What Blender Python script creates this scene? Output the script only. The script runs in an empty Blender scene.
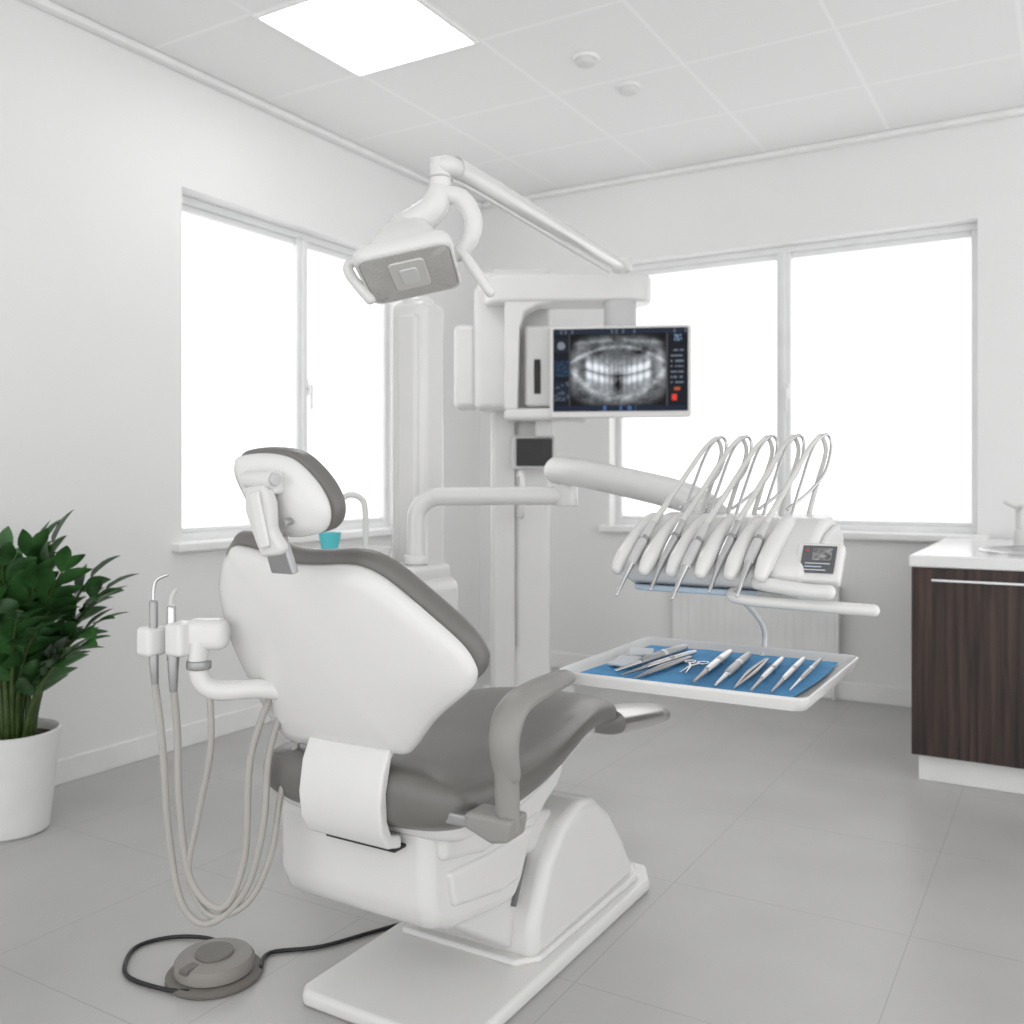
import bpy, bmesh, math, random
from mathutils import Vector, Matrix
random.seed(7)
S=bpy.context.scene
S.view_settings.view_transform='Standard'
S.view_settings.look='None'
S.view_settings.exposure=0.20

# ---------------------------------------------------------------- materials
def newmat(name):
    m=bpy.data.materials.new(name); m.use_nodes=True
    nt=m.node_tree; return m,nt,nt.nodes['Principled BSDF']
def mat(name,col,rough=.4,metal=0.,coat=0.,noise=.03,scale=8.,bump=0.,bscale=200.,trans=0.):
    m,nt,b=newmat(name)
    b.inputs['Roughness'].default_value=rough; b.inputs['Metallic'].default_value=metal
    b.inputs['Coat Weight'].default_value=coat
    if trans: b.inputs['Transmission Weight'].default_value=trans
    tc=nt.nodes.new('ShaderNodeTexCoord'); n=nt.nodes.new('ShaderNodeTexNoise')
    n.inputs['Scale'].default_value=scale; n.inputs['Detail'].default_value=4
    nt.links.new(tc.outputs['Object'],n.inputs['Vector'])
    r=nt.nodes.new('ShaderNodeValToRGB')
    r.color_ramp.elements[0].position=.3; r.color_ramp.elements[1].position=.7
    r.color_ramp.elements[0].color=[max(0,x*(1-noise)) for x in col]+[1]
    r.color_ramp.elements[1].color=[min(1,x*(1+noise)) for x in col]+[1]
    nt.links.new(n.outputs['Fac'],r.inputs['Fac']); nt.links.new(r.outputs['Color'],b.inputs['Base Color'])
    if bump:
        n2=nt.nodes.new('ShaderNodeTexNoise'); n2.inputs['Scale'].default_value=bscale
        nt.links.new(tc.outputs['Object'],n2.inputs['Vector'])
        bp=nt.nodes.new('ShaderNodeBump'); bp.inputs['Strength'].default_value=bump; bp.inputs['Distance'].default_value=.001
        nt.links.new(n2.outputs['Fac'],bp.inputs['Height']); nt.links.new(bp.outputs['Normal'],b.inputs['Normal'])
    return m
def emat(name,col,strength,base=(.8,.8,.8)):
    m,nt,b=newmat(name)
    b.inputs['Base Color'].default_value=(*base,1)
    b.inputs['Emission Color'].default_value=(*col,1); b.inputs['Emission Strength'].default_value=strength
    return m
M_wall=mat('wall_paint',(.84,.84,.838),.7,noise=.01,scale=2,bump=.08,bscale=300)
M_trim=mat('trim_white',(.87,.87,.865),.4)
M_frame=mat('window_frame_pvc',(.84,.845,.85),.3)
M_white=mat('white_plastic',(.74,.737,.725),.25,coat=.3,noise=.01)
M_white2=mat('white_plastic_satin',(.69,.688,.68),.4,noise=.01)
M_grey=mat('grey_upholstery',(.155,.149,.140),.36,coat=.12,noise=.05,scale=6,bump=.12,bscale=400)
M_greyarm=mat('grey_armrest',(.29,.282,.27),.35,noise=.03)
M_metal=mat('brushed_steel',(.64,.64,.65),.25,metal=1.)
M_dmetal=mat('satin_steel',(.40,.40,.41),.32,metal=.9)
M_alu=mat('grey_aluminium',(.38,.38,.38),.35,metal=.6)
M_black=mat('black_plastic',(.012,.012,.014),.35)
M_slot=mat('dark_recess',(.02,.02,.022),.6)
M_gap=mat('shadow_gap_grey',(.16,.16,.16),.6)  # flat grey standing in for shade in the chair's slot
M_hose=mat('hose_rubber',(.41,.395,.37),.45)
M_hosew=mat('hose_light',(.64,.64,.62),.4)
M_blue=mat('blue_cloth',(.088,.32,.60),.8,noise=.10,scale=25,bump=.4,bscale=90)
M_teal=mat('teal_cup',(.10,.55,.60),.35)
M_gauze=mat('gauze',(.70,.72,.74),.9,bump=.5,bscale=300)
M_pedal=mat('pedal_grey',(.26,.246,.228),.45)
M_pedal2=mat('pedal_taupe',(.16,.15,.135),.5)
M_pot=mat('white_pot',(.80,.80,.79),.35,coat=.2)
M_soil=mat('soil',(.03,.02,.014),.9,noise=.5,scale=60,bump=1,bscale=80)
M_stem=mat('plant_stem',(.05,.085,.02),.4,noise=.3,scale=30)
M_leaf=mat('plant_leaf',(.034,.105,.028),.34,noise=.6,scale=10)
M_counter=mat('white_countertop',(.84,.84,.84),.2)
M_glass=mat('lamp_lens',(.54,.525,.505),.18,noise=.12,scale=220,coat=.4)
M_lampin=mat('lamp_core',(.70,.69,.66),.25)
M_grill=mat('pale_grey_plastic',(.55,.55,.55),.45)
M_rad=mat('radiator_enamel',(.84,.84,.84),.35)
M_tip=mat('steel_footrest_cap',(.62,.61,.60),.24,metal=.85)
M_bluestrip=mat('pale_blue_strip',(.46,.57,.68),.3)
M_blind=emat('roller_blind_glow',(1,1,1),1.05,(.4,.4,.4))  # emission stands in for daylight coming through the blinds
M_panel=emat('led_panel',(1,1,1),5.0)

# floor
def floor_mat():
    m,nt,b=newmat('floor_tile'); N=nt.nodes; L=nt.links
    tc=N.new('ShaderNodeTexCoord'); sp=N.new('ShaderNodeSeparateXYZ'); L.new(tc.outputs['Object'],sp.inputs[0])
    def line(sock,off,size,w):
        a=N.new('ShaderNodeMath');a.operation='ADD';a.inputs[1].default_value=off;L.new(sock,a.inputs[0])
        d=N.new('ShaderNodeMath');d.operation='DIVIDE';d.inputs[1].default_value=size;L.new(a.outputs[0],d.inputs[0])
        f=N.new('ShaderNodeMath');f.operation='FRACT';L.new(d.outputs[0],f.inputs[0])
        l=N.new('ShaderNodeMath');l.operation='LESS_THAN';l.inputs[1].default_value=w/size;L.new(f.outputs[0],l.inputs[0])
        return l.outputs[0]
    lx=line(sp.outputs['X'],10*.6+.342,.6,.003); ly=line(sp.outputs['Y'],10*.6-2.452,.6,.003)
    mx=N.new('ShaderNodeMath');mx.operation='MAXIMUM';L.new(lx,mx.inputs[0]);L.new(ly,mx.inputs[1])
    n=N.new('ShaderNodeTexNoise');n.inputs['Scale'].default_value=2.6;n.inputs['Detail'].default_value=3;n.inputs['Roughness'].default_value=.5
    L.new(tc.outputs['Object'],n.inputs['Vector'])
    r=N.new('ShaderNodeValToRGB');r.color_ramp.elements[0].position=.2;r.color_ramp.elements[1].position=.8
    r.color_ramp.elements[0].color=(.43,.427,.42,1);r.color_ramp.elements[1].color=(.51,.507,.50,1)
    L.new(n.outputs['Fac'],r.inputs['Fac'])
    mix=N.new('ShaderNodeMixRGB');mix.inputs['Color2'].default_value=(.37,.365,.36,1)
    L.new(mx.outputs[0],mix.inputs['Fac']);L.new(r.outputs['Color'],mix.inputs['Color1']);L.new(mix.outputs[0],b.inputs['Base Color'])
    b.inputs['Roughness'].default_value=.33
    return m
def ceil_mat():
    m,nt,b=newmat('ceiling_tile'); N=nt.nodes; L=nt.links
    tc=N.new('ShaderNodeTexCoord'); sp=N.new('ShaderNodeSeparateXYZ'); L.new(tc.outputs['Object'],sp.inputs[0])
    outs=[]
    for sock,off in ((sp.outputs['X'],6+2.582),(sp.outputs['Y'],12-3.078)):
        a=N.new('ShaderNodeMath');a.operation='ADD';a.inputs[1].default_value=off;L.new(sock,a.inputs[0])
        d=N.new('ShaderNodeMath');d.operation='DIVIDE';d.inputs[1].default_value=.6;L.new(a.outputs[0],d.inputs[0])
        f=N.new('ShaderNodeMath');f.operation='FRACT';L.new(d.outputs[0],f.inputs[0])
        l=N.new('ShaderNodeMath');l.operation='LESS_THAN';l.inputs[1].default_value=.016/.6;L.new(f.outputs[0],l.inputs[0])
        outs.append(l.outputs[0])
    mx=N.new('ShaderNodeMath');mx.operation='MAXIMUM';L.new(outs[0],mx.inputs[0]);L.new(outs[1],mx.inputs[1])
    n=N.new('ShaderNodeTexNoise');n.inputs['Scale'].default_value=120;L.new(tc.outputs['Object'],n.inputs['Vector'])
    r=N.new('ShaderNodeValToRGB');r.color_ramp.elements[0].color=(.85,.85,.85,1);r.color_ramp.elements[1].color=(.89,.89,.89,1)
    L.new(n.outputs['Fac'],r.inputs['Fac'])
    mix=N.new('ShaderNodeMixRGB');mix.inputs['Color2'].default_value=(.93,.93,.93,1)
    L.new(mx.outputs[0],mix.inputs['Fac']);L.new(r.outputs['Color'],mix.inputs['Color1']);L.new(mix.outputs[0],b.inputs['Base Color'])
    b.inputs['Roughness'].default_value=.8
    return m
def wood_mat():
    m,nt,b=newmat('dark_wood_veneer'); N=nt.nodes; L=nt.links
    tc=N.new('ShaderNodeTexCoord'); mp=N.new('ShaderNodeMapping'); mp.inputs['Scale'].default_value=(34,34,1.3)
    L.new(tc.outputs['Object'],mp.inputs[0])
    n=N.new('ShaderNodeTexNoise');n.inputs['Scale'].default_value=1.5;n.inputs['Detail'].default_value=6;n.inputs['Distortion'].default_value=.4
    L.new(mp.outputs[0],n.inputs['Vector'])
    r=N.new('ShaderNodeValToRGB');r.color_ramp.elements[0].position=.34;r.color_ramp.elements[1].position=.70
    r.color_ramp.elements[0].color=(.010,.005,.004,1);r.color_ramp.elements[1].color=(.072,.040,.031,1)
    L.new(n.outputs['Fac'],r.inputs['Fac']);L.new(r.outputs['Color'],b.inputs['Base Color'])
    b.inputs['Roughness'].default_value=.45
    return m
M_floor=floor_mat();M_ceil=ceil_mat();M_wood=wood_mat()

# ---------------------------------------------------------------- helpers
def group(name,loc=(0,0,0)):
    e=bpy.data.objects.new(name,None); e.location=loc; e.empty_display_size=.1
    S.collection.objects.link(e); return e
def finish(o,parent,m):
    S.collection.objects.link(o)
    if m: o.data.materials.append(m)
    if parent:
        o.parent=parent; o.matrix_parent_inverse=Matrix.Translation(-Vector(parent.location))
    return o
def mesh(name,verts,faces,m,parent=None,angle=35,bevel=0,seg=3):
    me=bpy.data.meshes.new(name); me.from_pydata([tuple(v) for v in verts],[],faces)
    bm=bmesh.new();bm.from_mesh(me);bmesh.ops.recalc_face_normals(bm,faces=bm.faces);bm.to_mesh(me);bm.free()
    me.update()
    for p in me.polygons:p.use_smooth=True
    if not bevel: me.set_sharp_from_angle(angle=math.radians(angle))
    o=bpy.data.objects.new(name,me); finish(o,parent,m)
    if bevel:
        b=o.modifiers.new('bevel','BEVEL');b.width=bevel;b.segments=seg;b.limit_method='ANGLE';b.angle_limit=math.radians(35)
        w=o.modifiers.new('wn','WEIGHTED_NORMAL')
    return o
def boxvf(c,s,rot=None):
    v=[];c=Vector(c)
    for x in(-.5,.5):
        for y in(-.5,.5):
            for z in(-.5,.5):
                p=Vector((x*s[0],y*s[1],z*s[2]))
                if rot: p=rot@p
                v.append(c+p)
    f=[(0,1,3,2),(4,6,7,5),(0,4,5,1),(2,3,7,6),(0,2,6,4),(1,5,7,3)]
    return v,f
def box(name,c,s,m,parent=None,bevel=.004,rot=None,seg=3):
    v,f=boxvf(c,s,rot); return mesh(name,v,f,m,parent,bevel=bevel,seg=seg)
def boxr(name,x0,x1,y0,y1,z0,z1,m,parent=None,bevel=.004):
    return box(name,((x0+x1)/2,(y0+y1)/2,(z0+z1)/2),(x1-x0,y1-y0,z1-z0),m,parent,bevel)
def boxes(name,lst,m,parent=None):
    V=[];Fc=[]
    for (x0,x1,y0,y1,z0,z1) in lst:
        v,f=boxvf(((x0+x1)/2,(y0+y1)/2,(z0+z1)/2),(x1-x0,y1-y0,z1-z0)); k=len(V)
        V+=v;Fc+=[tuple(i+k for i in q) for q in f]
    return mesh(name,V,Fc,m,parent,angle=20)
def cr(pts,sub=6,closed=False):
    P=[Vector(p) for p in pts]; n=len(P); out=[]
    rng=range(n) if closed else range(n-1)
    for i in rng:
        if closed: a,b,c,d=P[(i-1)%n],P[i],P[(i+1)%n],P[(i+2)%n]
        else: a=P[max(i-1,0)];b=P[i];c=P[i+1];d=P[min(i+2,n-1)]
        for k in range(sub):
            t=k/sub
            out.append(.5*((2*b)+(c-a)*t+(2*a-5*b+4*c-d)*t*t+(3*b-3*c+d-a)*t**3))
    if not closed: out.append(P[-1])
    return out
def loft(name,rings,m,parent,angle=50,closed_caps=True):
    n=len(rings[0]);V=[v for r in rings for v in r];Fc=[]
    for i in range(len(rings)-1):
        for j in range(n):
            Fc.append((i*n+j,i*n+(j+1)%n,(i+1)*n+(j+1)%n,(i+1)*n+j))
    if closed_caps:
        Fc.append(tuple(range(n)));Fc.append(tuple((len(rings)-1)*n+j for j in range(n)))
    return mesh(name,V,Fc,m,parent,angle=angle)
def tube(name,pts,r,m,parent=None,n=12,sub=6,flat=1.,smooth=True,roundend=True):
    if smooth and len(pts)>2: P=cr(pts,sub)
    else: P=[Vector(p) for p in pts]; sub=1
    K=len(P)
    if isinstance(r,(list,tuple)):
        R=[]
        for k in range(K):
            x=k/(K-1)*(len(r)-1);i=min(int(x),len(r)-2);t=x-i;R.append(r[i]*(1-t)+r[i+1]*t)
    else: R=[r]*K
    T=[(P[min(i+1,K-1)]-P[max(i-1,0)]).normalized() for i in range(K)]
    up=Vector((0,0,1)) if abs(T[0].z)<.9 else Vector((0,1,0))
    nrm=(up-T[0]*up.dot(T[0])).normalized(); rings=[]
    for i in range(K):
        nrm=(nrm-T[i]*nrm.dot(T[i])).normalized(); b=T[i].cross(nrm)
        rings.append([P[i]+R[i]*(math.cos(a)*b+math.sin(a)*flat*nrm) for a in [2*math.pi*j/n for j in range(n)]])
    if roundend:
        def cap(c,t,ring):
            return [[c+(v-c)*math.cos(q)+t*math.sin(q)*(ring[0]-c).length*.8 for v in ring] for q in (math.radians(80),math.radians(55),math.radians(28))]
        rings=cap(P[0],-T[0],rings[0])+rings+cap(P[-1],T[-1],rings[-1])[::-1]
    return loft(name,rings,m,parent,angle=60)
def cyl(name,p0,p1,r,m,parent=None,n=28,r2=None,bev=.15):
    p0=Vector(p0);p1=Vector(p1);r2=r if r2 is None else r2
    t=(p1-p0);L=t.length;t=t/L;b=min(r,r2)*bev
    up=Vector((0,0,1)) if abs(t.z)<.9 else Vector((0,1,0))
    a=t.cross(up).normalized();c=t.cross(a)
    def ring(p,rr): return [p+rr*(math.cos(q)*a+math.sin(q)*c) for q in [2*math.pi*j/n for j in range(n)]]
    rings=[ring(p0,r-b),ring(p0+t*b*.3,r-b*.3),ring(p0+t*b,r),ring(p1-t*b,r2),ring(p1-t*b*.3,r2-b*.3),ring(p1,r2-b)]
    return loft(name,rings,m,parent,angle=60)
def lathe(name,c,prof,m,parent=None,n=48,axis=None):
    c=Vector(c)
    rings=[[c+Vector((r*math.cos(2*math.pi*j/n),r*math.sin(2*math.pi*j/n),z)) for j in range(n)] for r,z in prof]
    return loft(name,rings,m,parent,angle=40)
def prism(name,outl,O,A,B,N,t0,t1,m,parent=None,bevel=.006,sub=0,seg=3):
    O=Vector(O);A=Vector(A);B=Vector(B);N=Vector(N)
    o=[Vector((p[0],p[1],0)) for p in outl]
    if sub:o=cr(o,sub,True)
    n=len(o);V=[O+A*p.x+B*p.y+N*t0 for p in o]+[O+A*p.x+B*p.y+N*t1 for p in o]
    Fc=[tuple(range(n)),tuple(range(n,2*n))]+[(i,(i+1)%n,n+(i+1)%n,n+i) for i in range(n)]
    return mesh(name,V,Fc,m,parent,bevel=bevel,seg=seg)
def pillow(name,outl,O,A,B,N,layers,m,parent=None,sub=5,bend=None,cen=None):
    o=cr([(p[0],p[1],0) for p in outl],sub,True)
    if cen is None: c=sum(o,Vector())/len(o)
    else: c=Vector((*cen,0))
    rings=[]
    for s,dz,*off in layers:
        ox,oy=off if off else (0,0); ring=[]
        for p in o:
            q=c+(p-c)*s; z=dz+(bend(q.x,q.y) if bend else 0)
            ring.append(O+A*(q.x+ox)+B*(q.y+oy)+N*z)
        rings.append(ring)
    return loft(name,rings,m,parent,angle=50)
def rrect(w,h,r,k=5):
    out=[]
    for cx,cy,a0 in ((w/2-r,h/2-r,0),(-w/2+r,h/2-r,90),(-w/2+r,-h/2+r,180),(w/2-r,-h/2+r,270)):
        for i in range(k+1):
            a=math.radians(a0+90*i/k);out.append((cx+r*math.cos(a),cy+r*math.sin(a)))
    return out
X_=Vector((1,0,0));Y_=Vector((0,1,0));Z_=Vector((0,0,1))

# ---------------------------------------------------------------- room
XL=-3.16;YB=4.93;XR=2.4;YF=-1.6;H=2.8;T=.24
boxr('floor',XL-T,XR,YF,YB+T,-.08,0,M_floor,bevel=0)
boxr('ceiling',XL-T,XR,YF,YB+T,H,H+.08,M_ceil,bevel=0)
wy0,wy1,wz0,wz1=2.66,4.14,.84,2.31
boxes('wall_left',[(XL-T,XL,YF,wy0,0,H),(XL-T,XL,wy1,YB+T,0,H),(XL-T,XL,wy0,wy1,0,wz0),(XL-T,XL,wy0,wy1,wz1,H)],M_wall)
bx0,bx1,bz0,bz1=-2.28,-.39,.84,2.33
boxes('wall_back',[(XL,bx0,YB,YB+T,0,H),(bx1,XR,YB,YB+T,0,H),(bx0,bx1,YB,YB+T,0,bz0),(bx0,bx1,YB,YB+T,bz1,H)],M_wall)
boxr('baseboard_left',XL,XL+.015,YF,YB,0,.09,M_trim,bevel=.004)
boxr('baseboard_back',XL+.016,XR,YB-.015,YB,0,.09,M_trim,bevel=.004)
boxr('trim_1',XL,XL+.045,YF,YB,H-.03,H,M_trim,bevel=.01)
boxr('trim_2',XL+.046,XR,YB-.045,YB,H-.03,H,M_trim,bevel=.01)

def window(name,side,a0,a1,z0,z1,am):
    g=group(name,(XL-.1,(a0+a1)/2,z0) if side=='L' else ((a0+a1)/2,YB+.1,z0))
    def B(n,p0,p1,d0,d1,q0,q1,m,bevel=.004):
        if side=='L': return boxr(n,XL-d1,XL-d0,p0,p1,q0,q1,m,g,bevel)
        return boxr(n,p0,p1,YB+d0,YB+d1,q0,q1,m,g,bevel)
    fw=.035
    B('frame_top',a0,a1,.09,.17,z1-fw,z1,M_frame);B('frame_bottom',a0,a1,.09,.17,z0,z0+fw,M_frame)
    B('frame_side_1',a0,a0+fw,.09,.17,z0+fw,z1-fw,M_frame);B('frame_side_2',a1-fw,a1,.09,.17,z0+fw,z1-fw,M_frame)
    B('mullion',am-.038,am+.038,.085,.17,z0+fw,z1-fw,M_frame,.006)
    B('mullion_bead',am-.012,am+.012,.070,.086,z0+fw,z1-fw,M_frame,.004)
    B('blind_1',a0+fw,am-.038,.12,.125,z0+fw,z1-fw,M_blind,0);B('blind_2',am+.038,a1-fw,.12,.125,z0+fw,z1-fw,M_blind,0)
    B('blind_rail_1',a0+fw,am-.038,.105,.13,z0+fw,z0+fw+.02,M_frame);B('blind_rail_2',am+.038,a1-fw,.105,.13,z0+fw,z0+fw+.02,M_frame)
    B('blind_cassette_1',a0+fw,am-.038,.10,.14,z1-fw-.03,z1-fw,M_frame);B('blind_cassette_2',am+.038,a1-fw,.10,.14,z1-fw-.03,z1-fw,M_frame)
    B('outer_glass_glow',a0,a1,.175,.18,z0,z1,M_blind,0)  # opaque pane with the blind's emission, in place of daylight outside
    hz=(z0+z1)/2-.02
    B('handle_plate',am+.012,am+.032,.070,.086,hz-.04,hz+.04,M_frame,.003)
    B('handle_lever',am+.012,am+.03,.04,.055,hz-.11,hz+.015,M_frame,.006)
    B('handle_neck',am+.015,am+.027,.05,.075,hz-.008,hz+.008,M_frame,.003)
    B('sill',a0-.05,a1+.05,-.05,.09,z0-.035,z0+.002,M_trim,.008)
    return g
window('window_1','L',wy0,wy1,wz0,wz1,3.46)
window('window_2','B',bx0,bx1,bz0,bz1,-1.315)

# ceiling light + detectors
g=group('ceiling_light_panel',(-2.28,2.79,H))
boxes('frame',[(-2.58,-1.98,2.49,2.505,H-.012,H),(-2.58,-1.98,3.075,3.09,H-.012,H),(-2.58,-2.565,2.505,3.075,H-.012,H),(-1.995,-1.98,2.505,3.075,H-.012,H)],M_trim,g)
boxr('diffuser',-2.565,-1.995,2.505,3.075,H-.008,H-.001,M_panel,g,0)
for x,y in ((-1.69,3.43),(-1.656,3.77)):
    g=group('smoke_detector',(x,y,H))
    lathe('base',(x,y,H),[(.001,-.012),(.052,-.012),(.056,-.006),(.056,0),(.001,0)],M_trim,g)
    lathe('sensor_cap',(x,y,H),[(.001,-.034),(.025,-.033),(.036,-.029),(.040,-.022),(.040,-.012),(.001,-.012)],M_white2,g)

# radiator
g=group('radiator',(-1.45,4.87,.2))
rx0,rx1=-1.87,-1.0
boxr('panel',rx0,rx1,4.85,4.87,.20,.56,M_rad,g,.004)
x=rx0+.02
V=[];
while x<rx1-.02:
    V.append((x,x+.03,4.847,4.852,.225,.535)); x+=.04
boxes('convector_ribs',V,M_rad,g)
boxr('top_grille',rx0,rx1,4.845,4.915,.56,.572,M_rad,g,.003)
boxr('bracket_1',-1.75,-1.71,4.865,4.93,.25,.5,M_rad,g,.002);boxr('bracket_2',-1.16,-1.12,4.865,4.93,.25,.5,M_rad,g,.002)
cyl('pipe',(-1.03,4.89,.0),(-1.03,4.89,.23),.009,M_rad,g)

# wall outlet
g=group('wall_outlet',(XL,3.59,.2))
boxr('plate',XL,XL+.01,3.55,3.63,.19,.27,M_trim,g,.003)
cyl('socket',(XL+.009,3.59,.23),(XL+.014,3.59,.23),.025,M_grill,g)

# ---------------------------------------------------------------- cabinet
g=group('sink_cabinet',(0,4.3,0))
cx0,cx1,cy0,cy1=-.512,1.05,3.71,4.91
boxr('carcass',cx0,cx1,cy0+.02,cy1,.10,.785,M_wood,g,.002)
boxr('plinth',cx0+.02,cx1,cy0+.05,cy1,0,.10,M_trim,g,.002)
xs=[cx0,cx0+.78,cx1]
for i in range(2):
    boxr('door_%d'%(i+1),xs[i]+.002,xs[i+1]-.002,cy0,cy0+.019,.102,.783,M_wood,g,.002)
    boxr('handle_%d'%(i+1),xs[i]+.07,xs[i+1]-.07,cy0-.018,cy0-.008,.735,.745,M_metal,g,.002)
    boxr('handle_post_%d'%(i*2+1),xs[i]+.09,xs[i]+.10,cy0-.012,cy0+.002,.736,.744,M_metal,g,.001)
    boxr('handle_post_%d'%(i*2+2),xs[i+1]-.10,xs[i+1]-.09,cy0-.012,cy0+.002,.736,.744,M_metal,g,.001)
boxr('countertop',cx0-.005,cx1,cy0-.015,cy1,.785,.828,M_counter,g,.006)
lathe('basin_rim',(-.08,4.03,.828),[(.235,0),(.235,.010),(.225,.014),(.205,.014),(.195,.006),(.16,.002),(.02,.001)],M_metal,g)
cyl('faucet_base',(-.19,4.30,.828),(-.19,4.30,.90),.02,M_white2,g)
tube('faucet_spout',[(-.19,4.30,.89),(-.19,4.28,.98),(-.17,4.22,1.0),(-.15,4.12,.985),(-.15,4.10,.965)],.012,M_white2,g)
tube('faucet_lever',[(-.19,4.30,.985),(-.24,4.30,1.01)],.008,M_white2,g)

# ---------------------------------------------------------------- plant
px_,py_=-2.875,1.755
g=group('potted_zz_plant',(px_,py_,0))
lathe('pot',(px_,py_,0),[(.001,0),(.104,0),(.113,.008),(.143,.300),(.145,.315),(.139,.318),(.134,.31),(.130,.27),(.001,.27)],M_pot,g)
lathe('soil',(px_,py_,0),[(.129,.265),(.129,.287),(.10,.294),(.001,.297)],M_soil,g)
LV=[];LF=[]
def leaf(p,d,up,L,W):
    d=d.normalized();s=d.cross(up).normalized();u=s.cross(d).normalized();k=len(LV)
    prof=[(0,.05),(.12,.5),(.32,.92),(.5,1.),(.7,.8),(.87,.42),(1,.02)]
    for t,w in prof:
        c=p+d*L*t-u*L*.22*t*t
        LV.append(c-s*W*.5*w+u*W*.18*w);LV.append(c);LV.append(c+s*W*.5*w+u*W*.18*w)
    for i in range(len(prof)-1):
        a=k+i*3;LF.append((a,a+1,a+4,a+3));LF.append((a+1,a+2,a+5,a+4))
si=0
stems=[]
for i in range(15):
    az=2*math.pi*(i*.381966)+random.uniform(-.2,.2)
    stems.append((az,random.uniform(.2,.85),random.uniform(.50,.66)))
for az,ln_,Ls in ((.5,.9,.56),(.2,.7,.64),(-.3,1.0,.50),(.9,.7,.60),(-.7,.85,.58),(-1.2,.9,.56),(.35,.4,.67),(-.1,.95,.56),(.1,1.0,.42),(.6,.95,.62),(-.5,1.1,.58),(.3,1.0,.50)):
    stems.append((az,ln_,Ls))
for az,ln_,Ls in stems:
    out=Vector((math.cos(az),math.sin(az),0))
    b=Vector((px_,py_,.285))+out*random.uniform(.01,.07)
    reach=.24*ln_
    if out.x<-.2: reach=min(reach,.13)
    P=[]
    for k in range(9):
        t=k/8;P.append(b+out*reach*(.3*t+.7*t*t)+Z_*Ls*(t*1.04-.30*ln_*t*t))
    tube('stem_%d'%si,P,[.009,.007,.003],M_stem,g,n=7,sub=2);si+=1
    nl=7
    for k in range(nl):
        t=.38+.62*k/(nl-1);x=t*8;i0=min(int(x),7);f=x-i0
        p=P[i0].lerp(P[i0+1],f);tg=(P[i0+1]-P[i0]).normalized()
        side=tg.cross(Z_)
        side=side.normalized() if side.length>.05 else Vector((0,1,0))
        rt=Matrix.Rotation(random.uniform(-.5,.5),3,tg);side=rt@side
        upv=side.cross(tg).normalized()
        for sg in (-1,1):
            d=tg*.8+side*sg*.85+upv*.15+Vector([random.uniform(-.18,.18) for _ in range(3)])
            L=random.uniform(.10,.13)*(1.1-.4*abs(t-.6))
            if k==nl-1:d=tg+side*sg*.35
            leaf(p,d,upv,L,L*.44)
for v in LV:
    if v.x<XL+.02: v.x=XL+.02
mesh('leaves',LV,LF,M_leaf,g,angle=80)

# ---------------------------------------------------------------- foot pedal + cable
fx,fy=-1.64,1.47
g=group('foot_pedal',(fx,fy,0))
lathe('base_ring',(fx,fy,0),[(.001,0),(.100,0),(.104,.004),(.104,.010),(.098,.015),(.001,.015)],M_pedal2,g)
lathe('pedal_disc',(fx,fy,0),[(.001,.015),(.080,.015),(.086,.019),(.086,.038),(.080,.046),(.06,.050),(.001,.051)],M_pedal,g)
lathe('pedal_cap',(fx,fy,0),[(.001,.050),(.040,.050),(.042,.052),(.040,.057),(.001,.059)],M_pedal2,g)
boxr('pedal_notch',fx-.012,fx+.012,fy-.090,fy-.05,.040,.051,M_pedal2,g,.003)
tube('cable_loop',[(-1.62,1.38,.012),(-1.68,1.365,.008),(-1.78,1.36,.006),(-1.84,1.39,.006),(-1.89,1.46,.006),(-1.86,1.53,.006),(-1.78,1.57,.008),(-1.69,1.56,.012)],.005,M_black,g,n=8)
tube('cable_to_chair',[(-1.56,1.53,.014),(-1.60,1.60,.006),(-1.52,1.68,.006),(-1.46,1.80,.006),(-1.42,1.88,.006)],.005,M_black,g,n=8)

# ---------------------------------------------------------------- dental chair
g=group('dental_chair',(-1.19,1.9,0))
prism('base_plate',[(-1.405,1.50),(-1.385,1.475),(-1.01,1.475),(-.985,1.50),(-.980,1.95),(-.975,2.36),(-1.02,2.45),(-1.36,2.45),(-1.405,2.38)],(0,0,0),X_,Y_,Z_,0,.035,M_white,g,.012)
prism('base_plate_step',[(-1.36,1.78),(-1.05,1.78),(-1.01,1.83),(-1.0,2.34),(-1.04,2.41),(-1.33,2.41),(-1.375,2.34),(-1.375,1.83)],(0,0,0),X_,Y_,Z_,.033,.05,M_white,g,.008)
hous=[(1.80,.04),(1.805,.12),(1.865,.24),(1.94,.305),(2.04,.328),(2.12,.315),(2.20,.26),(2.28,.17),(2.34,.09),(2.36,.04)]
prism('base_housing',hous,(0,0,0),Y_,Z_,X_,-1.365,-1.012,M_white,g,.03,seg=6)
prism('lift_arm_upper',[(1.55,.33),(1.60,.42),(2.05,.30),(2.05,.20)],(0,0,0),Y_,Z_,X_,-1.34,-1.06,M_white2,g,.02)
prism('lift_arm_lower',[(1.50,.25),(1.55,.33),(1.95,.18),(1.95,.08),(1.80,.06)],(0,0,0),Y_,Z_,X_,-1.34,-1.07,M_white2,g,.015)
prism('gap_shade_strip',[(1.795,.16),(1.806,.155),(1.855,.25),(1.845,.26)],(0,0,0),Y_,Z_,X_,-1.2,-1.060,M_gap,g,.003)  # solid grey strip painted as the shade between body and housing
body=[(1.445,.445),(1.445,.30),(1.465,.245),(1.53,.215),(1.70,.19),(1.775,.18),(1.81,.22),(1.86,.31),(2.0,.40),(2.04,.45),(1.9,.46)]
prism('chair_body',body,(0,0,0),Y_,Z_,X_,-1.43,-1.04,M_white,g,.035,seg=6)
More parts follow.
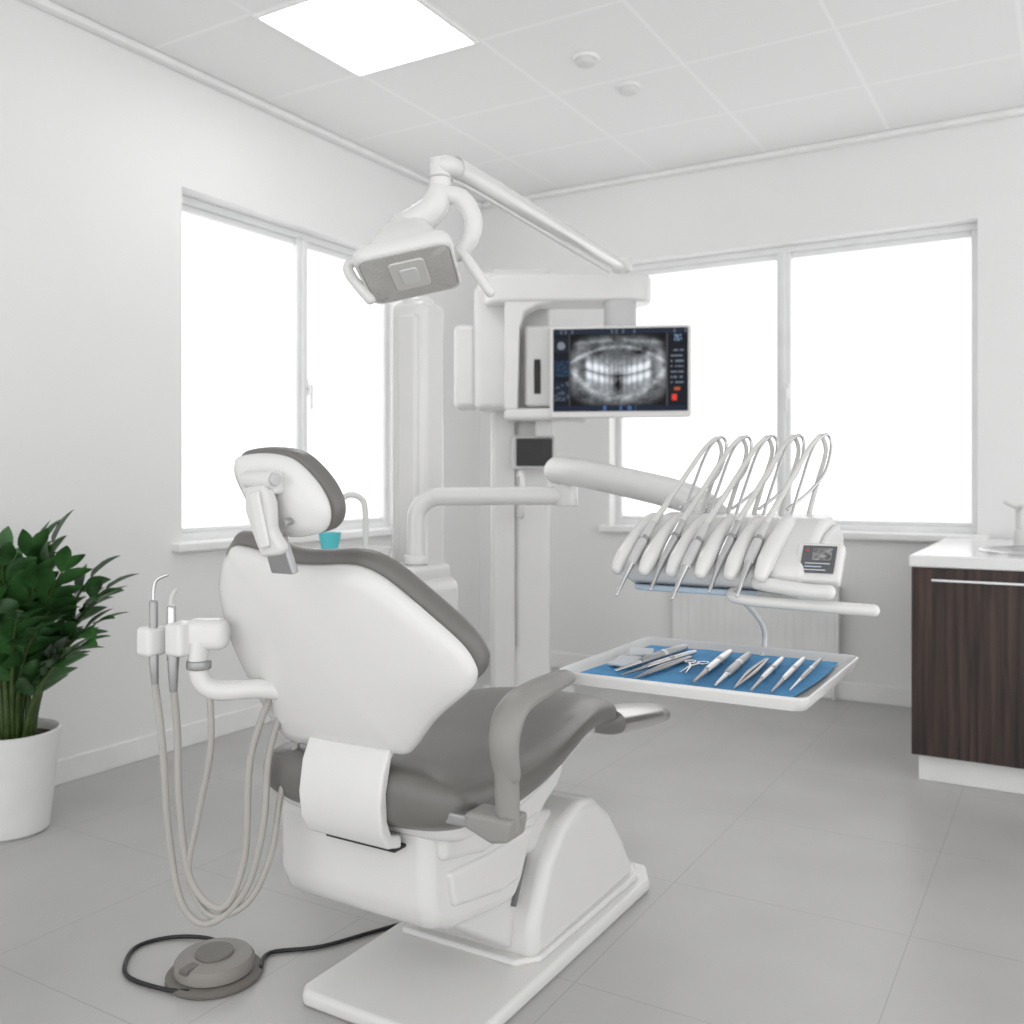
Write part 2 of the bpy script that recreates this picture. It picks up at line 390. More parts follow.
prism('body_side_cover',[(1.47,.44),(1.475,.375),(1.62,.345),(1.84,.355),(1.93,.39),(1.98,.44)],(0,0,0),Y_,Z_,X_,-1.08,-1.022,M_white,g,.016,seg=4)
prism('body_side_cover_2',[(1.50,.345),(1.52,.27),(1.70,.235),(1.775,.235),(1.835,.335),(1.66,.33)],(0,0,0),Y_,Z_,X_,-1.08,-1.030,M_white,g,.012,seg=4)
prism('body_left_cover',[(1.50,.46),(1.50,.36),(1.7,.32),(1.95,.36),(1.95,.46)],(0,0,0),Y_,Z_,X_,-1.46,-1.42,M_white,g,.012)
def sering(y,xc,w,zc,t,n=40,e=3.2,tilt=0):
    r=[]
    for j in range(n):
        a=2*math.pi*j/n;ca,sa=math.cos(a),math.sin(a)
        x=w*math.copysign(abs(ca)**(2/e),ca);z=t*math.copysign(abs(sa)**(2/2.4),sa)
        if sa>0: z+= .012*(abs(x)/.27)**2
        r.append(Vector((xc+x,y,zc+z)))
    return r
st=[(1.385,.16,.505,.02),(1.39,.20,.505,.038),(1.405,.235,.505,.052),(1.44,.255,.502,.062),(1.50,.265,.50,.066),(1.60,.268,.498,.064),(1.70,.262,.50,.058),(1.80,.25,.507,.052),(1.90,.232,.514,.047),(2.0,.212,.518,.044),(2.1,.190,.515,.043),(2.18,.172,.505,.043),(2.26,.155,.490,.042),(2.31,.142,.478,.040),(2.335,.130,.471,.037),(2.345,.10,.468,.027)]
def spl(tab,k=5):
    P=[Vector(t[:3]) for t in tab]; Q=[Vector((t[3],0,0)) for t in tab]
    return [(a.x,a.y,a.z,b.x) for a,b in zip(cr(P,k),cr(Q,k))]
loft('seat_cushion',[sering(y,-1.19,w,zc,t) for y,w,zc,t in spl(st,3)],M_grey,g,60)
loft('seat_shell',[sering(y,-1.19,w,z,t,e=4) for y,w,z,t in ((1.43,.2,.455,.02),(1.45,.235,.452,.03),(1.6,.24,.45,.032),(1.8,.215,.46,.032),(1.95,.185,.470,.03),(2.1,.15,.468,.028),(2.22,.12,.452,.025),(2.29,.09,.440,.012))],M_white,g,60)
loft('footrest_tip',[sering(y,-1.09,w,z,t,e=2.3) for y,w,z,t in ((2.31,.070,.454,.036),(2.40,.070,.441,.036),(2.50,.066,.426,.034),(2.60,.060,.411,.031),(2.67,.054,.400,.027),(2.685,.042,.397,.018))],M_tip,g,60)
# backrest
ln=math.radians(18)
C=Vector((-1.203,1.34,.78));U=Vector((0,-math.sin(ln),math.cos(ln)));Nf=Vector((0,math.cos(ln),math.sin(ln)))
shell=[(-.215,.180),(-.190,.194),(-.12,.186),(-.050,.168),(.02,.168),(.080,.172),(.125,.166),(.170,.142),(.235,.084),(.292,.026),(.311,-.015),(.308,-.040),(.292,-.062),(.220,-.120),(.160,-.185),(.140,-.202),(.11,-.206),(-.04,-.216),(-.150,-.224),(-.185,-.210),(-.210,-.180),(-.245,-.105),(-.278,-.01),(-.275,.087),(-.250,.145)]
bend=lambda x,y: .22*(x-.02)**2
pillow('backrest_shell',shell,C,X_,U,Nf,[(.02,-.022),(.3,-.021),(.6,-.017),(.85,-.010),(.95,-.004),(.985,.002),(1.0,.010),(1.0,.020),(.97,.026),(.5,.026)],M_white,g,bend=bend,cen=(.02,-.02))
pillow('backrest_cushion',shell,C,X_,U,Nf,[(.5,.026),(.97,.022),(1.0,.024,.001,.006),(1.02,.030,.0,.012),(1.025,.040,.0,.014),(1.025,.050,.0,.014),(1.01,.061,.0,.012),(.97,.069),(.85,.071),(.5,.070),(.05,.068)],M_grey,g,bend=bend,cen=(.02,-.02))
# headrest
lh=math.radians(12)
Ch=Vector((-1.215,1.2,1.063));Uh=Vector((0,-math.sin(lh),math.cos(lh)));Nh=Vector((0,math.cos(lh),math.sin(lh)))
hd=[(-.066,.062),(-.052,.078),(-.003,.083),(.045,.079),(.080,.066),(.115,.034),(.134,.002),(.137,-.024),(.127,-.046),(.105,-.058),(.050,-.065),(-.001,-.058),(-.026,-.038),(-.046,.0),(-.062,.035)]
pillow('headrest_shell',hd,Ch,X_,Uh,Nh,[(.02,-.018),(.4,-.016),(.75,-.010),(.93,-.003),(1.0,.006),(1.0,.014),(.95,.02),(.5,.02)],M_white,g)
pillow('headrest_cushion',hd,Ch,X_,Uh,Nh,[(.5,.02),(.97,.017),(1.03,.020,.002,.002),(1.05,.027,.002,.003),(1.05,.038,.002,.003),(1.02,.048,.002,.003),(.9,.053),(.5,.052),(.05,.05)],M_grey,g)
bo=Vector((.041,-.002,-.004))
cyl('bracket_pivot',Vector((-1.250,1.156,1.105))+bo,Vector((-1.188,1.156,1.105))+bo,.015,M_white2,g)
cyl('bracket_pivot_2',Vector((-1.255,1.162,1.085))+bo,Vector((-1.215,1.162,1.085))+bo,.011,M_white2,g)
cyl('bracket_cap_1',Vector((-1.188,1.156,1.105))+bo,Vector((-1.180,1.156,1.105))+bo,.011,M_grill,g)
box('bracket_mount',Vector((-1.215,1.175,1.10))+bo,(.05,.03,.04),M_white,g,.008)
prism('bracket_arm',[(-.028,.05),(.018,.055),(.026,.02),(.020,-.025),(.036,-.052),(.032,-.066),(-.014,-.072),(-.024,-.04),(-.036,.01)],Vector((-1.216,1.168,1.045))+bo,X_,Uh,Nh,-.016,.008,M_white2,g,.008)
prism('bracket_arm_ridge',[(-.014,.04),(.008,.045),(.014,-.05),(-.008,-.055)],Vector((-1.214,1.165,1.045))+bo,X_,Uh,Nh,-.021,-.012,M_white,g,.004)
prism('headrest_post',[(-.026,.05),(.022,.05),(.034,-.018),(-.018,-.018)],Vector((-1.215,1.206,.962))+bo*.9,X_,Vector((0,-.25,.968)),Vector((0,.968,.25)),-.012,.004,M_dmetal,g,.003)
cyl('bracket_screw',(-1.145,1.193,1.030),(-1.145,1.178,1.028),.006,M_alu,g,n=16)
strap=[(1.392,.60),(1.372,.56),(1.362,.50),(1.368,.45),(1.39,.415),(1.43,.405),(1.43,.43),(1.40,.44),(1.388,.47),(1.385,.52),(1.40,.58),(1.42,.60)]
prism('backrest_support',strap,(0,0,0),Y_,Z_,X_,-1.290,-1.090,M_white,g,.006)
boxr('support_slot',-1.262,-1.092,1.41,1.448,.402,.409,M_slot,g,.002)
# armrest
tube('armrest_limb',[(-.850,1.42,.49),(-.850,1.415,.55),(-.845,1.404,.61)],[.022,.023,.022],M_greyarm,g,flat=.85,n=16)
tube('armrest_pad',[(-.845,1.407,.590),(-.845,1.396,.64),(-.845,1.408,.682),(-.845,1.45,.708),(-.845,1.54,.717),(-.845,1.620,.720)],[.026,.029,.031,.031,.030,.024],M_greyarm,g,flat=.62,n=18)
prism('armrest_foot',[(-.925,.515),(-.925,.487),(-.870,.468),(-.835,.475),(-.828,.515)],(0,0,0),X_,Z_,Y_,1.39,1.455,M_greyarm,g,.008)
boxr('armrest_bar',-1.05,-.90,1.40,1.45,.483,.505,M_alu,g,.005)

# ---------------------------------------------------------------- assistant holder
g=group('assistant_instrument_holder',(-1.49,1.27,.7))
box('holder_block_1',(-1.555,1.235,.785),(.042,.045,.058),M_white,g,.010)
box('holder_block_2',(-1.500,1.262,.79),(.048,.05,.066),M_white,g,.010)
box('holder_head',(-1.462,1.292,.798),(.085,.05,.06),M_white,g,.018,rot=Matrix.Rotation(.5,3,'Z'))
tube('holder_neck',[(-1.47,1.280,.79),(-1.472,1.28,.72),(-1.445,1.30,.688),(-1.37,1.36,.688),(-1.30,1.43,.66),(-1.25,1.50,.60)],.019,M_white,g,n=16)
cyl('holder_collar',(-1.472,1.28,.748),(-1.472,1.28,.730),.024,M_alu,g)
tube('suction_handle_1',[(-1.545,1.232,.75),(-1.545,1.232,.86)],.0085,M_alu,g)
tube('suction_tip_1',[(-1.545,1.232,.86),(-1.545,1.232,.885),(-1.540,1.236,.905),(-1.522,1.246,.915)],.0035,M_metal,g,n=10)
tube('suction_handle_2',[(-1.515,1.25,.75),(-1.515,1.25,.85)],.009,M_metal,g)
tube('suction_tip_2',[(-1.515,1.25,.85),(-1.515,1.25,.868),(-1.508,1.254,.885)],.0045,M_hosew,g,n=10)
tube('instrument_tail_1',[(-1.545,1.232,.76),(-1.543,1.234,.70)],[.010,.007],M_alu,g)
tube('instrument_tail_2',[(-1.512,1.252,.76),(-1.512,1.252,.69)],[.012,.008],M_alu,g)
tube('hose_1',[(-1.543,1.234,.70),(-1.53,1.24,.59),(-1.522,1.25,.40),(-1.495,1.26,.27),(-1.45,1.29,.235),(-1.395,1.33,.30),(-1.37,1.35,.42),(-1.375,1.37,.55),(-1.37,1.40,.64)],.0074,M_hose,g,n=10)
tube('hose_2',[(-1.512,1.252,.70),(-1.510,1.26,.60),(-1.505,1.26,.47),(-1.485,1.27,.32),(-1.43,1.30,.265),(-1.400,1.33,.36),(-1.395,1.34,.55),(-1.375,1.38,.68)],.0074,M_hose,g,n=10)
tube('hose_3',[(-1.455,1.29,.70),(-1.45,1.29,.58),(-1.475,1.28,.44),(-1.49,1.27,.33),(-1.455,1.29,.25),(-1.395,1.33,.27),(-1.36,1.36,.36),(-1.36,1.39,.48),(-1.35,1.43,.58)],.0066,M_hose,g,n=10)

# ---------------------------------------------------------------- cuspidor / unit column
g=group('dental_unit_column',(-1.85,2.45,0))
box('column',(-1.885,2.56,.845),(.145,.14,1.69),M_white,g,.035,seg=5)
box('column_front_cover',(-1.87,2.49,.86),(.075,.03,1.56),M_white,g,.012)
lathe('column_cap',(-1.885,2.56,1.685),[(.001,-.01),(.055,-.01),(.055,.012),(.045,.022),(.001,.024)],M_white,g)
box('cabinet',(-1.83,2.31,.40),(.36,.34,.80),M_white,g,.04,seg=5)
box('cabinet_top',(-1.765,2.36,.815),(.17,.2,.05),M_white,g,.015)
lathe('bowl',(-1.90,2.25,.80),[(.03,0),(.07,.01),(.105,.05),(.115,.09),(.110,.092),(.10,.055),(.06,.02),(.001,.015)],M_white,g)
tube('bowl_faucet',[(-1.83,2.22,.80),(-1.83,2.22,1.0),(-1.84,2.21,1.045),(-1.87,2.19,1.055),(-1.895,2.17,1.03),(-1.898,2.17,1.01)],.009,M_white2,g)
lathe('cup',(-1.89,2.13,.895),[(.001,0),(.024,0),(.034,.05),(.032,.05),(.022,.004),(.001,.004)],M_teal,g)
lathe('cup_stand',(-1.89,2.13,.80),[(.001,0),(.035,0),(.035,.01),(.018,.03),(.018,.085),(.035,.092),(.035,.096),(.001,.096)],M_white,g)
tube('swing_tube',[(-1.745,2.36,.80),(-1.745,2.36,.95),(-1.738,2.363,1.01),(-1.70,2.385,1.045),(-1.64,2.41,1.050),(-1.33,2.58,1.052)],.028,M_white,g,n=18,sub=8)
cyl('swing_collar',(-1.745,2.36,.84),(-1.745,2.36,.87),.038,M_white,g)
cyl('arm_joint',(-1.335,2.575,1.02),(-1.335,2.575,1.10),.034,M_white,g)
cyl('arm_joint_ring',(-1.335,2.575,1.085),(-1.335,2.575,1.095),.036,M_grill,g)
tube('delivery_arm',[(-1.385,2.61,1.130),(-1.20,2.46,1.115),(-.80,2.15,1.06),(-.68,2.02,1.02)],[.044,.041,.036,.032],M_white,g,n=18,flat=1.0)

# ---------------------------------------------------------------- panoramic x-ray machine
yw=math.radians(28)
RZ=Matrix.Rotation(yw,3,'Z');A=RZ@X_;Bk=RZ@Y_
def P(a,b,z): return Vector((-2.27,3.93,0))+A*a+Bk*b+Z_*z
g=group('panoramic_xray_machine',(-2.27,4.05,0))
def pbox(n,a0,a1,b0,b1,z0,z1,m,bev=.01,seg=3):
    return box(n,P((a0+a1)/2,(b0+b1)/2,(z0+z1)/2),(a1-a0,b1-b0,z1-z0),m,g,bev,rot=RZ,seg=seg)
pbox('foot',-.22,.25,-.12,.40,0,.03,M_white2,.008)
pbox('column',-.16,.13,.02,.22,.03,2.12,M_white,.02)
pbox('column_front_rail',-.14,-.04,-.01,.02,.1,1.5,M_white2,.006)
pbox('column_groove',-.035,-.025,.008,.022,.3,1.42,M_grill,.001)
pbox('carriage',-.23,-.03,-.10,.12,1.43,2.02,M_white,.035,5)
pbox('carriage_side',-.33,-.22,-.06,.10,1.44,1.84,M_white,.03,5)
pbox('top_head',-.22,.12,-.02,.24,1.98,2.10,M_white,.03,4)
prism('rotating_arm',rrect(.78,.22,.10),P(.21,-.10,0),A,Bk,Z_,1.915,2.045,M_white,g,.02,seg=4)
prism('arm_arch',[(-.08,1.95),(-.08,1.42),(-.02,1.42),(-.01,1.80),(.01,1.87),(.07,1.90),(.17,1.92),(.17,1.97)],P(0,-.16,0),A,Z_,Bk,-.04,.09,M_white,g,.012)
pbox('sensor_head',.01,.155,-.14,-.02,1.44,1.82,M_white2,.02,4)
pbox('sensor_slot',.055,.085,-.147,-.13,1.50,1.66,M_slot,.004)
pbox('chin_shelf',-.08,.30,-.20,.02,1.375,1.43,M_white,.018,4)
pbox('chin_post',.06,.14,-.12,-.04,1.30,1.40,M_white2,.012)
pbox('control_panel',-.05,.15,-.10,-.06,1.15,1.31,M_grill,.008)
pbox('control_panel_screen',-.03,.14,-.106,-.095,1.165,1.295,M_black,.004)
pbox('control_bracket',-.03,.09,-.07,.04,1.17,1.27,M_white2,.006)
tube('patient_handle',[P(-.02,-.08,1.12),P(0,-.16,1.12),P(0,-.16,.95),P(-.02,-.02,.93)],.013,M_white,g)

# monitor hanging from the arm
mc=Vector((-1.765,3.93,1.59));yw2=math.radians(24);R2=Matrix.Rotation(yw2,3,'Z');A2=R2@X_;B2=R2@Y_
g=group('xray_monitor',tuple(mc))
cyl('mount_stub',mc+B2*.07+Z_*.16,mc+B2*.07+Z_*.325,.075,M_grill,g,n=36,bev=.05)
prism('housing',rrect(.635,.415,.015),mc,A2,Z_,B2,-.005,.035,M_white,g,.006)
prism('bezel_inner',rrect(.605,.375,.004),mc+Z_*.008,A2,Z_,B2,-.008,-.004,M_black,g,.001)
NX,NY=240,148
def hsh(i,j): 
    x=math.sin(i*12.9898+j*78.233)*43758.5453; return x-math.floor(x)
def vn(x,y):
    i,j=math.floor(x),math.floor(y);fx,fy=x-i,y-j;fx=fx*fx*(3-2*fx);fy=fy*fy*(3-2*fy)
    return (hsh(i,j)*(1-fx)+hsh(i+1,j)*fx)*(1-fy)+(hsh(i,j+1)*(1-fx)+hsh(i+1,j+1)*fx)*fy
G=lambda x,s: math.exp(-(x/s)**2)
def img(u,v):
    bg=(.004,.006,.012)
    if v>.945: return (.012,.02,.04) if hsh(int(u*60),3)<.8 else (.08,.10,.13)
    if v<.055: return (.008,.015,.035) if not(.28<u<.62 and hsh(int(u*70),5)<.35) else (.05,.12,.28)
    if u<.115:
        if .72<v<.88: return (.20,.22,.24) if (u-.055)**2+((v-.80)*.6)**2<.0009 else (.01,.015,.03)
        if .42<v<.62: return (.02,.06,.11) if hsh(int(u*90),int(v*60))<.3 else (.01,.02,.045)
        if .12<v<.36: return (.06,.08,.11) if hsh(int(u*70),int(v*40))<.25 else (.008,.014,.03)
        return bg
    if u>.855:
        if .84<v<.92 and .90<u<.96: return (.14,.22,.34) if hsh(int(u*110),int(v*60))<.6 else bg
        if .12<v<.19 and .885<u<.925: return (.7,.05,.03)
        if .30<v<.76 and int(v*46)%3==0 and .875<u<.975: return (.14,.17,.21) if hsh(int(u*90),int(v*46))<.7 else bg
        if .24<v<.28 and .9<u<.95: return (.4,.08,.03)
        return bg
    if u<.125 or u>.845: return (.06,.06,.065)
    xx=(u-.485)/.36;yy=(v-.50)/.44;ax=abs(xx)
    n=vn(xx*9+20,yy*8+20)*.6+vn(xx*24,yy*22+9)*.4
    val=.01
    env=1/(1+math.exp(((ax/1.0)**4+(abs(yy+.02)/.97)**4-1)*8))
    val+=env*(.07+.26*n)
    val+=env*.32*G(yy-(-.80+.80*xx*xx),.12)*(.5+.7*n)
    val+=env*.28*G(ax-.90+.12*yy,.10)*G(yy-.10,.6)*(.5+.7*n)
    val+=env*.26*G(yy-(.64-.45*xx*xx),.05)*(.6+.6*n)
    val+=env*.16*G(yy-(.84-.10*ax),.05)*(ax>.12)
    val-=.25*G(ax-.45,.16)*G(yy-.50,.08)
    yt=-.17+.42*xx*xx
    if ax<.72:
        w=.080+.05*ax
        ph=ax/w; tooth=.40+.60*abs(math.cos(math.pi*(ph+.5)))**.6
        e=1 if ax<.64 else (.72-ax)/.08
        up=G(yy-yt-.14,.12);lo=G(yy-yt+.14,.12)
        k=.42+.58*min(1,(ax/.30)**1.5)
        val+=e*tooth*(up*.84+lo*.76)*k
        val+=e*.20*tooth*(G(yy-yt-.36,.13)+G(yy-yt+.36,.13))
        val-=.25*G(yy-yt,.016)*e
    val-=.45*G(xx,.10)*G(yy+.40,.26)
    val=max(0,min(.92,val)); val=val**1.45
    return (val*.90,val*.96,val*1.02)
V=[];Fc=[];cols=[]
sw,sh=.598,.368
for j in range(NY+1):
    for i in range(NX+1):
        u=i/NX;v=j/NY;V.append(mc+Z_*.008+A2*((u-.5)*sw)+Z_*((v-.5)*sh)-B2*.0095);cols.append(img(u,v))
for j in range(NY):
    for i in range(NX):
        a=j*(NX+1)+i;Fc.append((a,a+1,a+NX+2,a+NX+1))
me=bpy.data.meshes.new('screen');me.from_pydata([tuple(v) for v in V],[],Fc)
at=me.color_attributes.new('img','FLOAT_COLOR','POINT')
for k,c in enumerate(cols): at.data[k].color=(*c,1)
ms,nt,b=newmat('xray_screen');an=nt.nodes.new('ShaderNodeAttribute');an.attribute_name='img'
b.inputs['Base Color'].default_value=(.005,.005,.005,1);b.inputs['Roughness'].default_value=.5
b.inputs['Specular IOR Level'].default_value=.15
nt.links.new(an.outputs['Color'],b.inputs['Emission Color']);b.inputs['Emission Strength'].default_value=.9
o=bpy.data.objects.new('screen',me);finish(o,g,ms)

# ---------------------------------------------------------------- overhead exam lamp
g=group('dental_operating_lamp',(-1.27,1.7,1.6))
Al=Vector((.14,.08,.035)).normalized();Bl=Vector((-.05,.2,-.045));Bl=(Bl-Al*Bl.dot(Al)).normalized();Nl=Al.cross(Bl)
lc=Vector((-1.266,1.688,1.562))
pl=rrect(.212,.215,.030,6)
pillow('lamp_rim',pl,lc,Al,Bl,Nl,[(.90,-.004),(.95,-.011),(.99,-.009),(1.02,.0),(1.02,.012),(.97,.024),(.5,.026)],M_white,g,sub=1)
pillow('lamp_reflector',pl,lc,Al,Bl,Nl,[(.02,-.012),(.5,-.012),(.91,-.011),(.94,-.006),(.94,.004)],M_glass,g,sub=1)
prism('lamp_core',rrect(.080,.12,.012),lc-Bl*.01,Al,Bl,Nl,-.016,-.010,M_lampin,g,.003)
prism('lamp_core_2',rrect(.040,.065,.008),lc-Bl*.01,Al,Bl,Nl,-.019,-.015,M_white,g,.002)
pillow('lamp_housing',rrect(.18,.18,.05,6),lc,Al,Bl,Nl,[(1.0,.015),(.98,.035),(.85,.06,.0,.0),(.66,.088,.008,0),(.50,.105,.012,0),(.40,.125,.018,0)],M_white,g,sub=1)
tube('lamp_neck',[lc+Nl*.10,Vector((-1.222,1.715,1.70)),Vector((-1.208,1.72,1.74))],[.038,.032,.026],M_white,g,n=18)
cyl('lamp_joint',(-1.207,1.722,1.735),(-1.207,1.722,1.810),.024,M_white,g)
cyl('lamp_joint_ring',(-1.207,1.722,1.765),(-1.207,1.722,1.772),.0255,M_grill,g)
tube('lamp_yoke',[Vector((-1.20,1.725,1.735)),Vector((-1.165,1.745,1.722)),Vector((-1.145,1.76,1.68)),Vector((-1.152,1.76,1.635)),Vector((-1.18,1.75,1.60))],[.020,.021,.021,.019,.016],M_white,g,n=14)
tube('lamp_handle_left',[(-1.345,1.655,1.585),(-1.378,1.622,1.580),(-1.380,1.622,1.555),(-1.345,1.65,1.500)],[.009,.011,.012,.012],M_white,g)
tube('lamp_handle_right',[(-1.20,1.75,1.60),(-1.17,1.745,1.605),(-1.15,1.755,1.580),(-1.112,1.78,1.515)],[.009,.011,.012,.012],M_white,g)
pe=Vector((-1.70,3.80,2.03))
tube('lamp_arm',[(-1.205,1.722,1.792),(-1.19,1.75,1.798),(-1.25,2.0,1.828),pe],[.020,.022,.025,.027],M_white,g,n=16,sub=6)
tube('lamp_arm_lower',[(-1.20,1.76,1.772),(-1.25,2.0,1.796),(-1.64,3.55,1.953)],[.005,.005,.006],M_white2,g,n=8)
cyl('lamp_arm_pivot',pe-Z_*.02,pe+Z_*.04,.045,M_white,g)

# ---------------------------------------------------------------- delivery unit
g=group('instrument_delivery_unit',(-.59,1.87,.9))
prof=[(1.735,.905),(1.725,.935),(1.77,.965),(1.84,.998),(1.90,1.022),(1.97,1.030),(2.02,1.005),(2.025,.93),(1.99,.892),(1.78,.888)]
prism('body',prof,(0,0,0),Y_,Z_,X_,-.775,-.415,M_white,g,.022,seg=5)
prism('body_end_cap',[(1.76,.90),(1.76,.945),(1.87,.995),(1.96,1.012),(2.0,.99),(2.0,.91)],(0,0,0),Y_,Z_,X_,-.418,-.402,M_white2,g,.01)
prism('underside_tray',rrect(.26,.16,.03),(-.635,1.83,.0),X_,Y_,Z_,.880,.892,M_bluestrip,g,.005)
boxr('underside_housing',-.56,-.43,1.76,1.96,.876,.892,M_white2,g,.008)
for i in range(6):
    x=-.768+.0565*i
    tube('rest_ridge_%d'%(i+1),[(x-.002,1.70,.925),(x,1.73,.950),(x,1.80,.985),(x,1.87,1.012),(x,1.92,1.020)],[.012,.017,.018,.017,.010],M_white,g,n=14)
for i in range(5):
    X=-.740+.0565*i
    dy=(0,.03,-.005,.035,.02)[i];dz=(0,.01,0,.012,.01)[i]
    tip=Vector((X-.006,1.645+dy,.882+dz));a=Vector((X-.001,1.70+dy,.938+dz));b=Vector((X+.004,1.80+dy*.5,1.012+dz*.3))
    tube('handpiece_tip_%d'%(i+1),[tip,tip.lerp(a,.5),a],[.0028,.005,.0085],M_metal,g,n=12)
    tube('handpiece_%d'%(i+1),[a,a.lerp(b,.25),a.lerp(b,.7),b],[.0088,.0102,.0092,.0075],M_metal if i%2 else M_grill,g,n=14)
    tube('handpiece_collar_%d'%(i+1),[a.lerp(b,.55),a.lerp(b,.62)],.0108,M_dmetal,g,n=14,roundend=False)
    xa=-.688+.057*i
    ap=Vector((xa,2.06,1.188))
    tube('hose_%d'%(i+1),[b,b.lerp(ap,.35)+Vector((0,0,.008)),b.lerp(ap,.72)+Vector((0,0,.018)),ap+Vector((-.006,-.02,-.002)),ap+Vector((0,.0,.004)),ap+Vector((.006,.01,-.03)),ap+Vector((-.004,-.03,-.10)),Vector((xa-.01,1.98,1.02))],[.0066,.0056,.005,.0045,.0045,.0045,.005,.0055],M_hosew,g,n=10)
    tube('whip_arm_%d'%(i+1),[Vector((xa-.03,1.92,1.02)),Vector((xa-.022,1.97,1.09)),Vector((xa-.012,2.03,1.165)),ap+Vector((.008,.0,.008)),ap+Vector((.018,.01,-.012)),ap+Vector((.012,-.02,-.07)),ap+Vector((-.012,-.07,-.115)),Vector((xa-.045,1.95,1.04))],.0034,M_metal,g,n=8)
tl=math.radians(-38)
RD=Matrix.Rotation(tl,3,'X')
dc=Vector((-.398,1.765,.946))
box('display_housing',dc,(.084,.024,.085),M_white,g,.008,rot=RD)
nn=RD@Vector((0,-1,0));uu=RD@Z_
box('display_screen',dc+Z_*.003+nn*.0125,(.060,.003,.058),mat('display_dark',(.10,.105,.115),.3),g,.001,rot=RD)
box('display_image',dc+Z_*.003+nn*.0140+uu*.010+X_*.006,(.034,.001,.026),mat('display_image_grey',(.22,.22,.22),.3,noise=.7,scale=130),g,0,rot=RD)
for r,(w_,m_) in enumerate(((.044,M_grill),(.030,M_bluestrip),(.038,M_grill))):
    box('display_line_%d'%r,dc+Z_*.003+nn*.0140-uu*(.010+.007*r)-X_*((.044-w_)/2),(w_,.001,.0022),m_,g,0,rot=RD)
box('display_icon_red',dc+Z_*.003+nn*.0140+uu*.018-X_*.021,(.006,.001,.005),mat('icon_red',(.45,.08,.05),.4),g,0,rot=RD)
tube('handle_stub',[(-.50,1.72,.912),(-.41,1.70,.905),(-.365,1.695,.905)],.013,M_white,g)
tube('handle_bar',[(-.55,1.78,.892),(-.555,1.75,.886),(-.545,1.735,.880),(-.50,1.73,.877),(-.40,1.725,.876),(-.295,1.72,.875)],.0105,M_white,g)

# ---------------------------------------------------------------- tray
tx,ty=-.638,1.885
g=group('instrument_tray',(tx,ty,.72))
o_=rrect(.49,.47,.022,5)
pillow('tray_pan',o_,Vector((tx,ty,0)),X_,Y_,Z_,[(.3,.697),(.93,.697),(.97,.700),(1.0,.718),(1.0,.723),(.99,.725),(.975,.722),(.965,.708),(.95,.7055),(.3,.7055)],M_white,g,sub=1)
V=[];Fc=[];nx,ny=40,34
for j in range(ny+1):
    for i in range(nx+1):
        x=-.858+.428*i/nx*1.0;y=1.675+.425*j/ny
        z=.7085+.0014*vn(x*40+50,y*30)+.0008*vn(x*110+90,y*90)
        V.append((x+.004*math.sin(y*14),y+.003*math.sin(x*17),z))
for j in range(ny):
    for i in range(nx):
        a=j*(nx+1)+i;Fc.append((a,a+1,a+nx+2,a+nx+1))
mesh('sterile_cloth',V,Fc,M_blue,g,angle=80)
zt=.7155
for i,(x,y,rz) in enumerate(((-.820,1.86,.2),(-.808,1.845,-.1),(-.820,1.94,.35))):
    box('gauze_%d'%(i+1),(x,y,zt-.002+.004*i),(.052,.10 if i<2 else .07,.006),M_gauze,g,.002,rot=Matrix.Rotation(rz,3,'Z'))
def hp(n,x0,y0,x1,y1,r,m1,m2):
    a=Vector((x0,y0,zt+.002));b=Vector((x1,y1,zt+.004))
    tube(n+'_body',[a.lerp(b,.32),a.lerp(b,.45),a.lerp(b,.8),b],[r*.8,r,r,r*.7],m1,g,n=12)
    tube(n+'_neck',[a+Z_*.0,a.lerp(b,.15),a.lerp(b,.34)],[r*.3,r*.5,r*.75],m2,g,n=10)
    tube(n+'_ring',[a.lerp(b,.62),a.lerp(b,.67)],r*1.12,m2,g,n=12,roundend=False)
hp('turbine_1',-.790,1.74,-.760,2.05,.0110,M_dmetal,M_metal)
hp('probe',-.765,1.71,-.722,2.01,.0065,M_metal,M_dmetal)
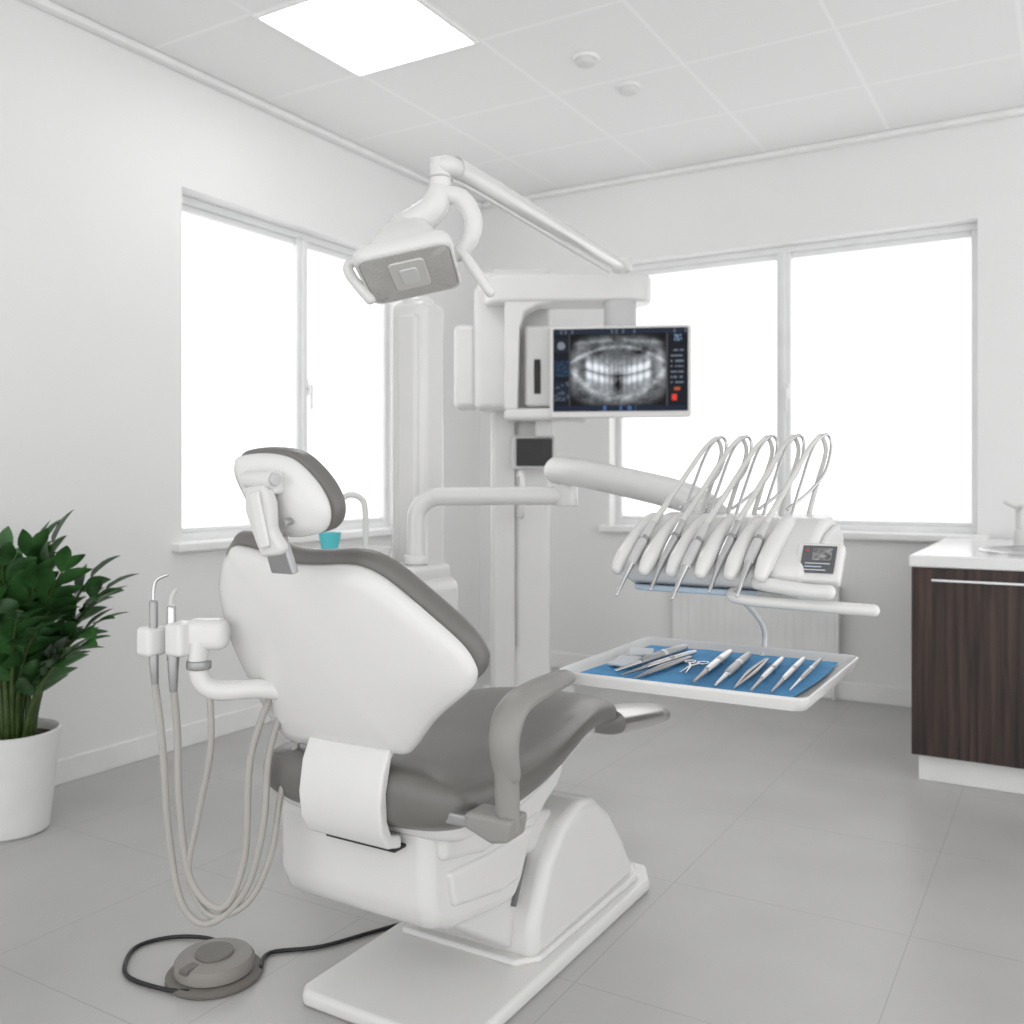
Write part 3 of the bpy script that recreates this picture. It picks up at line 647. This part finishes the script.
hp('turbine_2',-.620,1.72,-.655,2.05,.009,M_metal,M_dmetal)
hp('turbine_3',-.575,1.71,-.610,2.04,.009,M_dmetal,M_metal)
hp('scaler_1',-.505,1.70,-.535,2.03,.0065,M_metal,M_dmetal)
hp('scaler_2',-.470,1.71,-.495,2.05,.0065,M_metal,M_dmetal)
hp('explorer',-.445,1.74,-.462,2.06,.0050,M_dmetal,M_metal)
for i,(x0,y0,x1,y1) in enumerate(((-.735,1.70,-.715,1.96),(-.54,1.71,-.565,2.02))):
    for s_ in (-1,1):
        tube('tweezer_%d_%d'%(i+1,s_),[(x0,y0,zt),((x0+x1)/2+s_*.006,(y0+y1)/2,zt+.001),(x1+s_*.002,y1,zt+.001)],[.0015,.0045,.003],M_dmetal,g,n=8)
for s_ in (-1,1):
    tube('scissor_blade_%d'%s_,[(-.672-s_*.006,1.80,zt),(-.679,1.86,zt+.001),(-.684+s_*.012,1.90,zt+.001)],[.001,.003,.003],M_metal,g,n=8)
    tube('scissor_ring_%d'%s_,[(-.684+s_*.014+.011*math.cos(q),1.915+.014*math.sin(q),zt) for q in [k*math.pi/4 for k in range(9)]],.0022,M_metal,g,n=6,sub=2,roundend=False)
tube('tray_support',[(-.60,2.10,.705),(-.60,2.120,.715),(-.60,2.115,.77),(-.60,1.99,.835),(-.60,1.90,.862),(-.60,1.88,.873)],.006,M_white,g)

# ---------------------------------------------------------------- lighting / world
w=bpy.data.worlds.new('World');S.world=w;w.use_nodes=True
bg=w.node_tree.nodes['Background'];bg.inputs[0].default_value=(1,1,1,1);bg.inputs[1].default_value=1.45
# ---------------------------------------------------------------- camera
cd=bpy.data.cameras.new('camera');cd.sensor_width=36;cd.lens=947/1024*36;cd.shift_y=-.03125
cd.clip_start=.05
cd.dof.use_dof=True;cd.dof.focus_distance=1.95;cd.dof.aperture_fstop=3.5
co=bpy.data.objects.new('camera',cd);S.collection.objects.link(co)
co.location=(0,0,1.1);co.rotation_euler=(math.radians(90),0,math.atan2(.5105,.8599))
S.camera=co
